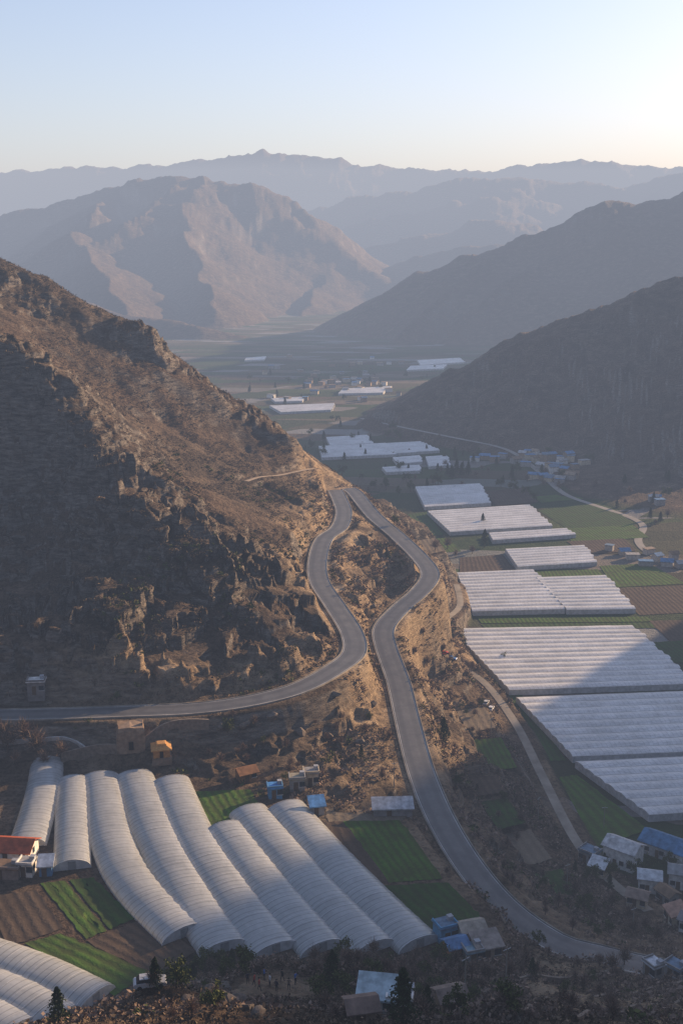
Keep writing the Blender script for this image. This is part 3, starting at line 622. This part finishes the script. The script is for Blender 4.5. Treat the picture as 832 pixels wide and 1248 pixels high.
# ---------------------------------------------------------------- vegetation
def vegmat(name,c1,c2):
    m,nt,b=newmat(name);g=nt.nodes.new('ShaderNodeNewGeometry');r=ramp(nt,g.outputs['Random Per Island'],[(0,c1),(1,c2)]);nt.links.new(r,b.inputs['Base Color']);b.inputs['Specular IOR Level'].default_value=.08;return m
MCON=vegmat("conifer_needles",(.015,.028,.012),(.05,.07,.028));MBARE=vegmat("bare_twigs",(.11,.08,.06),(.3,.215,.165));MSH=vegmat("dry_scrub",(.05,.037,.026),(.2,.145,.095));MLEAF=vegmat("leaf_clumps",(.035,.05,.017),(.11,.12,.04));MBK=paint("bark",(.09,.065,.05),.95,.3,3)
def trunk(r0,h,limbs=4):
    V=[];Fc=[]
    def tube(a,b,ra,rb):
        a=np.array(a,float);b=np.array(b,float);d=b-a;d/=np.linalg.norm(d);s=np.cross(d,[.3,.8,.1]);s/=np.linalg.norm(s);t=np.cross(d,s);k=len(V)
        for p,r in ((a,ra),(b,rb)):
            for j in range(6):
                an=j*1.0472;V.append(p+r*(math.cos(an)*s+math.sin(an)*t))
        for j in range(6): Fc.append((k+j,k+(j+1)%6,k+6+(j+1)%6,k+6+j))
    tube((0,0,-.4),(.05,.02,h*.5),r0,r0*.6);tube((.05,.02,h*.5),(0,.05,h*.95),r0*.6,r0*.12)
    for i in range(limbs):
        a=i*2.4;zz=h*(.3+.5*i/limbs);tube((0,0,zz),(math.cos(a)*h*.22,math.sin(a)*h*.22,zz+h*.2),r0*.35,r0*.08)
    return V,Fc
def leaves2(C_,s):
    n=len(C_);nx=rng.normal(size=(n,3));nx/=np.linalg.norm(nx,axis=1)[:,None];ny=np.cross(nx,rng.normal(size=(n,3)));ny/=np.linalg.norm(ny,axis=1)[:,None]
    V=np.zeros((n,4,3));s=(s*rng.uniform(.6,1.4,n))[:,None];V[:,0]=C_-nx*s;V[:,1]=C_-ny*s*.6;V[:,2]=C_+nx*s;V[:,3]=C_+ny*s*.6
    return V.reshape(-1,3),np.arange(n*4).reshape(n,4)
def conifer(h,r,n=1300):
    C_=[]
    for i in range(n):
        t=rng.random()**.8;lay=(1-(t*7%1)*.45);rr=r*(1-t)**.65*lay*(.35+.65*rng.random()**.5);a=rng.uniform(0,6.28);rr*=1+.35*math.sin(a*3+t*9)
        C_.append((rr*math.cos(a),rr*math.sin(a),h*(.12+.9*t)-rr*.15))
    return leaves2(np.array(C_),np.full(n,.03*h))
def twigs(h,r,n=600):
    V=[];Fc=[]
    for i in range(n):
        a=rng.uniform(0,6.28);el=rng.uniform(.15,1.4);l=rng.uniform(.35,1)*h*.7;d=np.array([math.cos(a)*math.cos(el)*r/h*1.6,math.sin(a)*math.cos(el)*r/h*1.6,math.sin(el)])
        s=np.array([0,0,h*.25])+d*l*rng.uniform(.05,.75);e_=s+(d+rng.normal(0,.35,3))*l*.35;w=rng.normal(0,1,3);w=w/np.linalg.norm(w)*.014*h;k=len(V)
        V+=[s-w,s+w,e_];Fc.append((k,k+1,k+2))
    return V,Fc
def broad(h,r,n=900):
    cl=[(rng.normal(0,.45,3)*np.array([r,r,h*.28])+np.array([0,0,h*.62])) for _ in range(12)]
    C_=[cl[rng.integers(12)]+rng.normal(0,.17,3)*np.array([r,r,h*.45]) for i in range(n)]
    return leaves2(np.array(C_),np.full(n,.04*h))
def template(kind):
    e=bpy.data.objects.new(kind,None)
    if kind=='conifer_tree': tv=trunk(.16,5.5,3);cv=conifer(6,1.7);m=MCON
    elif kind=='bare_tree': tv=trunk(.14,4,6);cv=twigs(4.6,2.1);m=MBARE
    else: tv=trunk(.15,3.6,5);cv=broad(5,2.1);m=MLEAF
    t=mesh_obj("trunk",*tv,MBK,None);c=mesh_obj("crown",*cv,m,None)
    for o in (t,c): COL.objects.unlink(o)
    return e,t,c
TPL={k:[template(k) for _ in range(3)] for k in ('conifer_tree','bare_tree','leafy_tree')}
LAB={'conifer_tree':"dark green conifer standing on dry ground",'bare_tree':"leafless brown tree standing on dry ground",'leafy_tree':"olive green tree beside farmland"}
def tree(kind,p,s):
    e,t,c=TPL[kind][rng.integers(3)]
    r=e.copy();r.location=p;r.rotation_euler=(0,0,rng.uniform(0,6.28));r.scale=(s*rng.uniform(.85,1.15),s*rng.uniform(.85,1.15),s);COL.objects.link(r)
    for q in (t,c):
        o=q.copy();o.parent=r;COL.objects.link(o)
    tag(r,None,LAB[kind],"tree",kind.replace('_',' ')+"s")
for u,v,s in [(405,1208,.9),(490,1252,1.0),(72,1250,.7),(190,1205,.6),(283,1180,.55),(540,905,1.1),(590,668,1.5),(566,1188,.5),(588,640,1.0),(556,578,1.6),(562,582,1.5),(550,584,1.4),(570,580,1.5),(545,580,1.3),(440,925,.5),(648,1190,.5),(735,1060,.7),(742,1085,.6),(700,1065,.5),(300,1172,.4),(236,1195,.45),(520,1240,.6)]:
    tree('conifer_tree',sight(u,v),s)
for u,v,s in [(45,922,1.9),(10,916,1.8),(30,910,1.6),(0,909,1.7),(20,932,1.0),(55,937,1.1),(75,927,1.3),(545,670,1.8),(530,672,1.6),(555,680,1.2),(575,675,1.2),(700,1090,1),(690,1080,.9),(715,1100,1),(680,1105,.9),(745,1105,1),(765,1125,1.2),(785,1135,1),(800,1150,1),(770,1140,1.1),(745,1185,1),(760,1178,1.1),(640,1180,1),(620,1195,1),(590,1195,.8),(560,1195,.8),(520,1180,.8),(455,1172,.8),(470,1178,.7),(440,1176,.7),(425,1178,.7),(500,1180,.7),(400,1176,.6),(380,1175,.6),(540,795,.8),(560,800,.8),(575,815,.8),(505,800,.9),(520,820,.9),(700,1200,.7),(730,1215,.7)]:
    tree('bare_tree',sight(u,v),s*.9)
for i in range(225):
    u,v=[(rng.uniform(500,760),rng.uniform(1165,1245)),(rng.uniform(640,800),rng.uniform(1060,1160)),(rng.uniform(380,560),rng.uniform(1170,1200)),(rng.uniform(485,620),rng.uniform(770,960)),(rng.uniform(180,560),rng.uniform(1175,1245)),(rng.uniform(250,480),rng.uniform(875,960)),(rng.uniform(530,640),rng.uniform(960,1080))][i%7]
    p=sight(u,v)
    if math.hypot(p[0]-GATHER[0],p[1]-GATHER[1])<5: continue
    if min(segdist(np.array([p[0]]),np.array([p[1]]),R)[0][0] for R in (roadA,roadB,roadC))>5: tree('bare_tree' if rng.random()<.85 else 'leafy_tree',p,rng.uniform(.35,.75))
for u,v,s in [(205,1200,.6),(215,1205,.7),(250,1180,.6),(265,1178,.55),(275,1190,.5),(225,1195,.5),(240,1188,.5),(420,1212,.6),(390,1222,.6),(505,1225,.6),(530,1215,.6),(500,600,1.2),(470,598,1.2),(485,605,1),(640,605,1.2),(650,612,1.2),(720,1075,.8),(625,600,1.3),(480,640,.8),(530,590,1.2),(495,588,1.2),(775,1070,.8),(815,1065,.9),(742,1070,.8),(790,1062,.8)]:
    tree('leafy_tree',sight(u,v),s)
for i in range(300):
    u=rng.uniform(300,820);v=rng.uniform(445,640)
    if 2.2*abs(v-560)>u-300 and v>500: continue
    if v>600 and u<730: continue
    p=sight(u,v)
    if p[2]<6 and p[1]>560: tree(['leafy_tree','bare_tree','conifer_tree'][rng.integers(3)],p,rng.uniform(.7,1.4))
def scrub(n,reg,smin,smax,mat,name,nf=9,thr=-.1):
    x=rng.uniform(reg[0],reg[1],n*3);y=rng.uniform(reg[2],reg[3],n*3)
    ok=(np.abs(x)<.36*y+12)&(fbm(x,y,22,3,77)>thr)&(np.hypot(x-GATHER[0],y-GATHER[1]-1)>6);x,y=x[ok],y[ok]
    w=np.maximum(polymask(x,y,TERR,1.5),polymask(x,y,VAL,1))
    for pq,_ in PL: w=np.maximum(w,polymask(x,y,pq,.5))
    ok=w<.3;x,y=x[ok],y[ok]
    d=np.full_like(x,1e9)
    for P_,hw,_,_ in CARVE: d=np.minimum(d,segdist(x,y,P_)[0]-hw)
    z=height(x,y);ok=(d>.9)&(z>.9);x,y,z=x[ok][:n],y[ok][:n],z[ok][:n];k=len(x)
    s=rng.uniform(smin,smax,k)*(rng.random(k)**.6+.25)
    C_=np.repeat(np.c_[x,y,z],nf,0);S=np.repeat(s,nf)
    C_=C_+rng.normal(0,.38,(k*nf,3))*S[:,None]*np.array([1,1,.55])+np.c_[np.zeros(k*nf),np.zeros(k*nf),S*.35]
    V,Q=leaves2(C_,S*.28)
    o=bpy.data.objects.new(name,qmesh(name,V,Q,mat));COL.objects.link(o);tag(o,"stuff",name.replace('_',' ')+" covering the dry hillsides","scrub")
scrub(26000,(-170,60,235,520),.3,.95,MSH,"dry_scrub",8)
scrub(7500,(-10,110,150,470),.3,1.3,MBARE,"brown_bushes",12,-.1)
scrub(7000,(-75,80,85,165),.3,.8,MSH,"low_scrub",14,-.4)
scrub(4500,(-60,80,95,170),.4,1.1,MBARE,"twiggy_bushes",20,-.1)
scrub(2400,(-60,90,95,420),.4,1.2,MLEAF,"green_bushes",20,.1)
print("veg",time.time()-T0)
# ---------------------------------------------------------------- boulders
MR=paint("boulder_rock",(.15,.122,.1),.95,.5,1.6)
for u,v,s in [(255,1215,1.3),(270,1222,1.5),(288,1224,1.2),(245,1200,.9),(300,1232,1.1),(275,1205,.9),(232,1222,1.),(315,1238,.9),(410,850,1.2),(330,880,1.6),(440,905,1.4),(400,900,1.6),(365,895,1.8),(455,860,1.2),(300,885,1.6),(270,888,1.3),(455,740,1.0)]:
    p=sight(u,v);V=[];Fc=[];m=9
    for i in range(m+1):
        for j in range(12):
            th=math.pi*i/m;a=j/12*6.2832;V.append((math.sin(th)*math.cos(a),math.sin(th)*math.sin(a),math.cos(th)))
            if i: Fc.append(((i-1)*12+j,i*12+j,i*12+(j+1)%12,(i-1)*12+(j+1)%12))
    V=np.array(V)
    for _ in range(9):
        nn=rng.normal(size=3);nn/=np.linalg.norm(nn);dd=V@nn;c_=rng.uniform(.45,.75);V=V-np.outer(np.clip(dd-c_,0,None),nn)
    V=V*s*np.array([1.2,.9,.75])
    o=mesh_obj("boulder",V,Fc,MR,None,loc=(p[0],p[1],p[2]+s*.15));o.rotation_euler=(0,0,rng.uniform(0,6));tag(o,None,"angular brown boulder resting on dry slope","boulder","loose boulders")
# ---------------------------------------------------------------- people
def person_mesh(pose):
    J={'pel':(0,0,.95,.13),'ch':(0,.01,1.25,.15),'nk':(0,.01,1.47,.06),'hd':(0,-.02,1.6,.095),'tp':(0,-.01,1.7,.075)}
    ed=[('pel','ch'),('ch','nk'),('nk','hd'),('hd','tp')]
    for s,n_ in ((-1,'l'),(1,'r')):
        st=.16*s if pose==1 else 0
        J.update({'h'+n_:(.1*s,0,.88,.095),'k'+n_:(.11*s,-.03+st*.8,.48,.065),'a'+n_:(.11*s,st*1.4,.08,.04),'t'+n_:(.12*s,-.16+st*1.4,.03,.035),'s'+n_:(.19*s,.01,1.4,.07),
          'e'+n_:(.25*s,.03 if pose!=2 else -.05,1.12,.045),'w'+n_:(.26*s,-.06 if pose!=2 else -.27,.88 if pose!=2 else 1.2,.033),'f'+n_:(.25*s,-.09 if pose!=2 else -.33,.78 if pose!=2 else 1.26,.03)})
        ed+=[('pel','h'+n_),('h'+n_,'k'+n_),('k'+n_,'a'+n_),('a'+n_,'t'+n_),('ch','s'+n_),('s'+n_,'e'+n_),('e'+n_,'w'+n_),('w'+n_,'f'+n_)]
    ks=list(J);me=bpy.data.meshes.new("p");me.from_pydata([J[k][:3] for k in ks],[(ks.index(a),ks.index(b)) for a,b in ed],[])
    o=bpy.data.objects.new("p",me);COL.objects.link(o);o.modifiers.new("s",'SKIN');sv=me.skin_vertices[0].data
    for i,k in enumerate(ks): sv[i].radius=(J[k][3],J[k][3]*.8);sv[i].use_root=(k=='pel')
    q=o.modifiers.new("b",'SUBSURF');q.levels=1;q.render_levels=1
    dg=bpy.context.evaluated_depsgraph_get();m2=bpy.data.meshes.new_from_object(o.evaluated_get(dg));bpy.data.objects.remove(o);return m2
pm=[person_mesh(i) for i in range(3)];cols=[(.03,.03,.05),(.35,.06,.05),(.06,.13,.35),(.5,.5,.5),(.03,.03,.03),(.16,.13,.1)];cn=["black","red","blue","grey","black","brown"]
SK=paint("skin",(.45,.28,.2));HR=paint("black_hair",(.012,.01,.009));PT=paint("dark_trousers",(.025,.027,.035))
for i,(u,v) in enumerate([(302,1200),(310,1202),(322,1196),(329,1203),(344,1197),(352,1208),(337,1210),(316,1209),(360,1200)]):
    p=sight(u,v);me=pm[i%3].copy();me.materials.clear()
    for m_ in (paint("jacket",cols[i%6]),PT,SK): me.materials.append(m_)
    for f in me.polygons:
        c=f.center;f.material_index=1 if c.z<.92 and abs(c.x)<.2 else (2 if c.z>1.48 or (abs(c.x)>.2 and (c.z<.88 or c.y<-.2)) else 0);f.use_smooth=True
    o=bpy.data.objects.new("person",me);COL.objects.link(o);o.location=(p[0],p[1],p[2]+.03);o.rotation_euler=(0,0,rng.uniform(0,6.28))
    tag(o,None,"person in %s jacket %s on the knoll"%(cn[i%6],["standing","walking","holding up both hands"][i%3]),"person","people at the viewpoint")
    V=[];Fc=[]
    for a in range(5):
        for b in range(10):
            th=a/4*1.75;an=b/10*6.2832;V.append((.1*math.sin(th)*math.cos(an),.01+.115*math.sin(th)*math.sin(an)+.02,1.64+.115*math.cos(th)))
            if a: Fc.append(((a-1)*10+b,a*10+b,a*10+(b+1)%10,(a-1)*10+(b+1)%10))
    mesh_obj("hair",V,Fc,HR,o,sm=True)
# ---------------------------------------------------------------- cars
def car(p,rot,col,label):
    e=empty("parked_car",p,rot);tag(e,None,label,"car","parked cars");e.scale=(.8,.8,.8)
    prof=[(-2.1,.35),(-2.15,.75),(-1.95,.95),(-1.2,1.0),(1.1,.95),(2.0,.82),(2.15,.6),(2.1,.32)];m=len(prof)
    V=[(x,-.86,z) for x,z in prof]+[(x,.86,z) for x,z in prof];Fc=[tuple(range(m)),tuple(range(2*m-1,m-1,-1))]+[(i,m+i,m+(i+1)%m,(i+1)%m) for i in range(m)]
    pc=paint("car_paint",col,.25,.05);mesh_obj("body",V,Fc,pc,e)
    c=[(-1.75,.97),(-1.35,1.42),(.35,1.45),(1.05,.96)];V=[(x,-.8+(.15 if z>1.2 else 0),z) for x,z in c]+[(x,.8-(.15 if z>1.2 else 0),z) for x,z in c]
    mesh_obj("window",V,[(0,1,2,3),(7,6,5,4),(0,4,5,1),(2,6,7,3)],GLS,e)
    box("roof",(-1.33,.33,-.66,.66,1.43,1.48),pc,e)
    for x in (-1.35,1.35):
        for y in (-.84,.84):
            V=[(x+.33*math.cos(a),y+s,.33+.33*math.sin(a)) for s in (-.1,.1) for a in np.linspace(0,6.2832,15)[:-1]]
            mesh_obj("wheel",V,[tuple(range(14)),tuple(range(27,13,-1))]+[(i,(i+1)%14,14+(i+1)%14,14+i) for i in range(14)],paint("tyre",(.02,.02,.02)),e)
for u,v,r,c,l in [(183,1203,.2,(.5,.5,.5),"white car parked beside green bushes"),(540,800,.3,(.5,.06,.04),"red car parked on dirt road"),(550,804,-.4,(.05,.15,.4),"blue car parked on dirt road"),(592,858,1.2,(.6,.6,.6),"silver car on dirt track"),(598,866,1.2,(.7,.7,.7),"white car on dirt track")]:
    car(sight(u,v),r,c,l)
for u,v in [(566,1215),(616,1200),(690,1085),(598,900),(540,860),(480,960),(770,1140),(655,1000),(735,1010)]:
    p=sight(u,v);e=empty("utility_pole",p,rng.uniform(0,1));tag(e,None,"grey concrete utility pole with crossarm","utility pole","utility poles")
    V=[(r*math.cos(a),r*math.sin(a),z) for r,z in ((.12,-.5),(.07,6)) for a in np.linspace(0,6.2832,9)[:-1]];mesh_obj("pole",V,[(i,(i+1)%8,8+(i+1)%8,8+i) for i in range(8)]+[tuple(range(8,16))],MC,e)
    box("crossarm",(-.7,.7,-.05,.05,5.5,5.6),MS,e)
# ---------------------------------------------------------------- haze, sky, sun
m=bpy.data.materials.new("valley_haze");m.use_nodes=True;nt=m.node_tree;nt.nodes.remove(nt.nodes['Principled BSDF'])
K=(.00021,.00024,.00029);LI=(.56,.56,.61);dens=.0005
ab=nt.nodes.new('ShaderNodeVolumeAbsorption');ab.inputs['Color'].default_value=(*[1-k/dens for k in K],1);ab.inputs['Density'].default_value=dens
em=nt.nodes.new('ShaderNodeEmission');em.inputs['Color'].default_value=(*[k*l/(K[2]*.66) for k,l in zip(K,LI)],1);em.inputs['Strength'].default_value=K[2]*.66  # added volume glow stands in for sunlight scattered by the haze
ad=nt.nodes.new('ShaderNodeAddShader');nt.links.new(ab.outputs[0],ad.inputs[0]);nt.links.new(em.outputs[0],ad.inputs[1]);nt.links.new(ad.outputs[0],nt.nodes['Material Output'].inputs['Volume'])
hz=mesh_obj("haze_glow_box",boxv(-9000,9000,-3000,9500,-80,520),BF,m);tag(hz,"structure")  # box around the whole scene that holds the glowing haze volume
AZ,EL=math.radians(50),math.radians(14.5)
w=bpy.data.worlds.new("World");scene.world=w;w.use_nodes=True;nt=w.node_tree
sk=nt.nodes.new('ShaderNodeTexSky');sk.sky_type='NISHITA';sk.sun_disc=False;sk.sun_elevation=EL;sk.sun_rotation=AZ;sk.air_density=1.0;sk.dust_density=2.0;sk.ozone_density=1.9;sk.altitude=1500
tint=mix(nt,1.0,sk.outputs[0],(1.13,.97,.99),'MULTIPLY')
bg=nt.nodes['Background'];nt.links.new(tint,bg.inputs[0]);bg.inputs[1].default_value=.235
sl=bpy.data.lights.new("sun",'SUN');sl.energy=13.5;sl.angle=math.radians(.6);sl.color=(1,.74,.49);so=bpy.data.objects.new("sun",sl);COL.objects.link(so)
dv=Vector((math.sin(AZ)*math.cos(EL),math.cos(AZ)*math.cos(EL),math.sin(EL)));so.rotation_euler=dv.to_track_quat('Z','Y').to_euler();so.location=(300,300,600)
print("done",time.time()-T0)
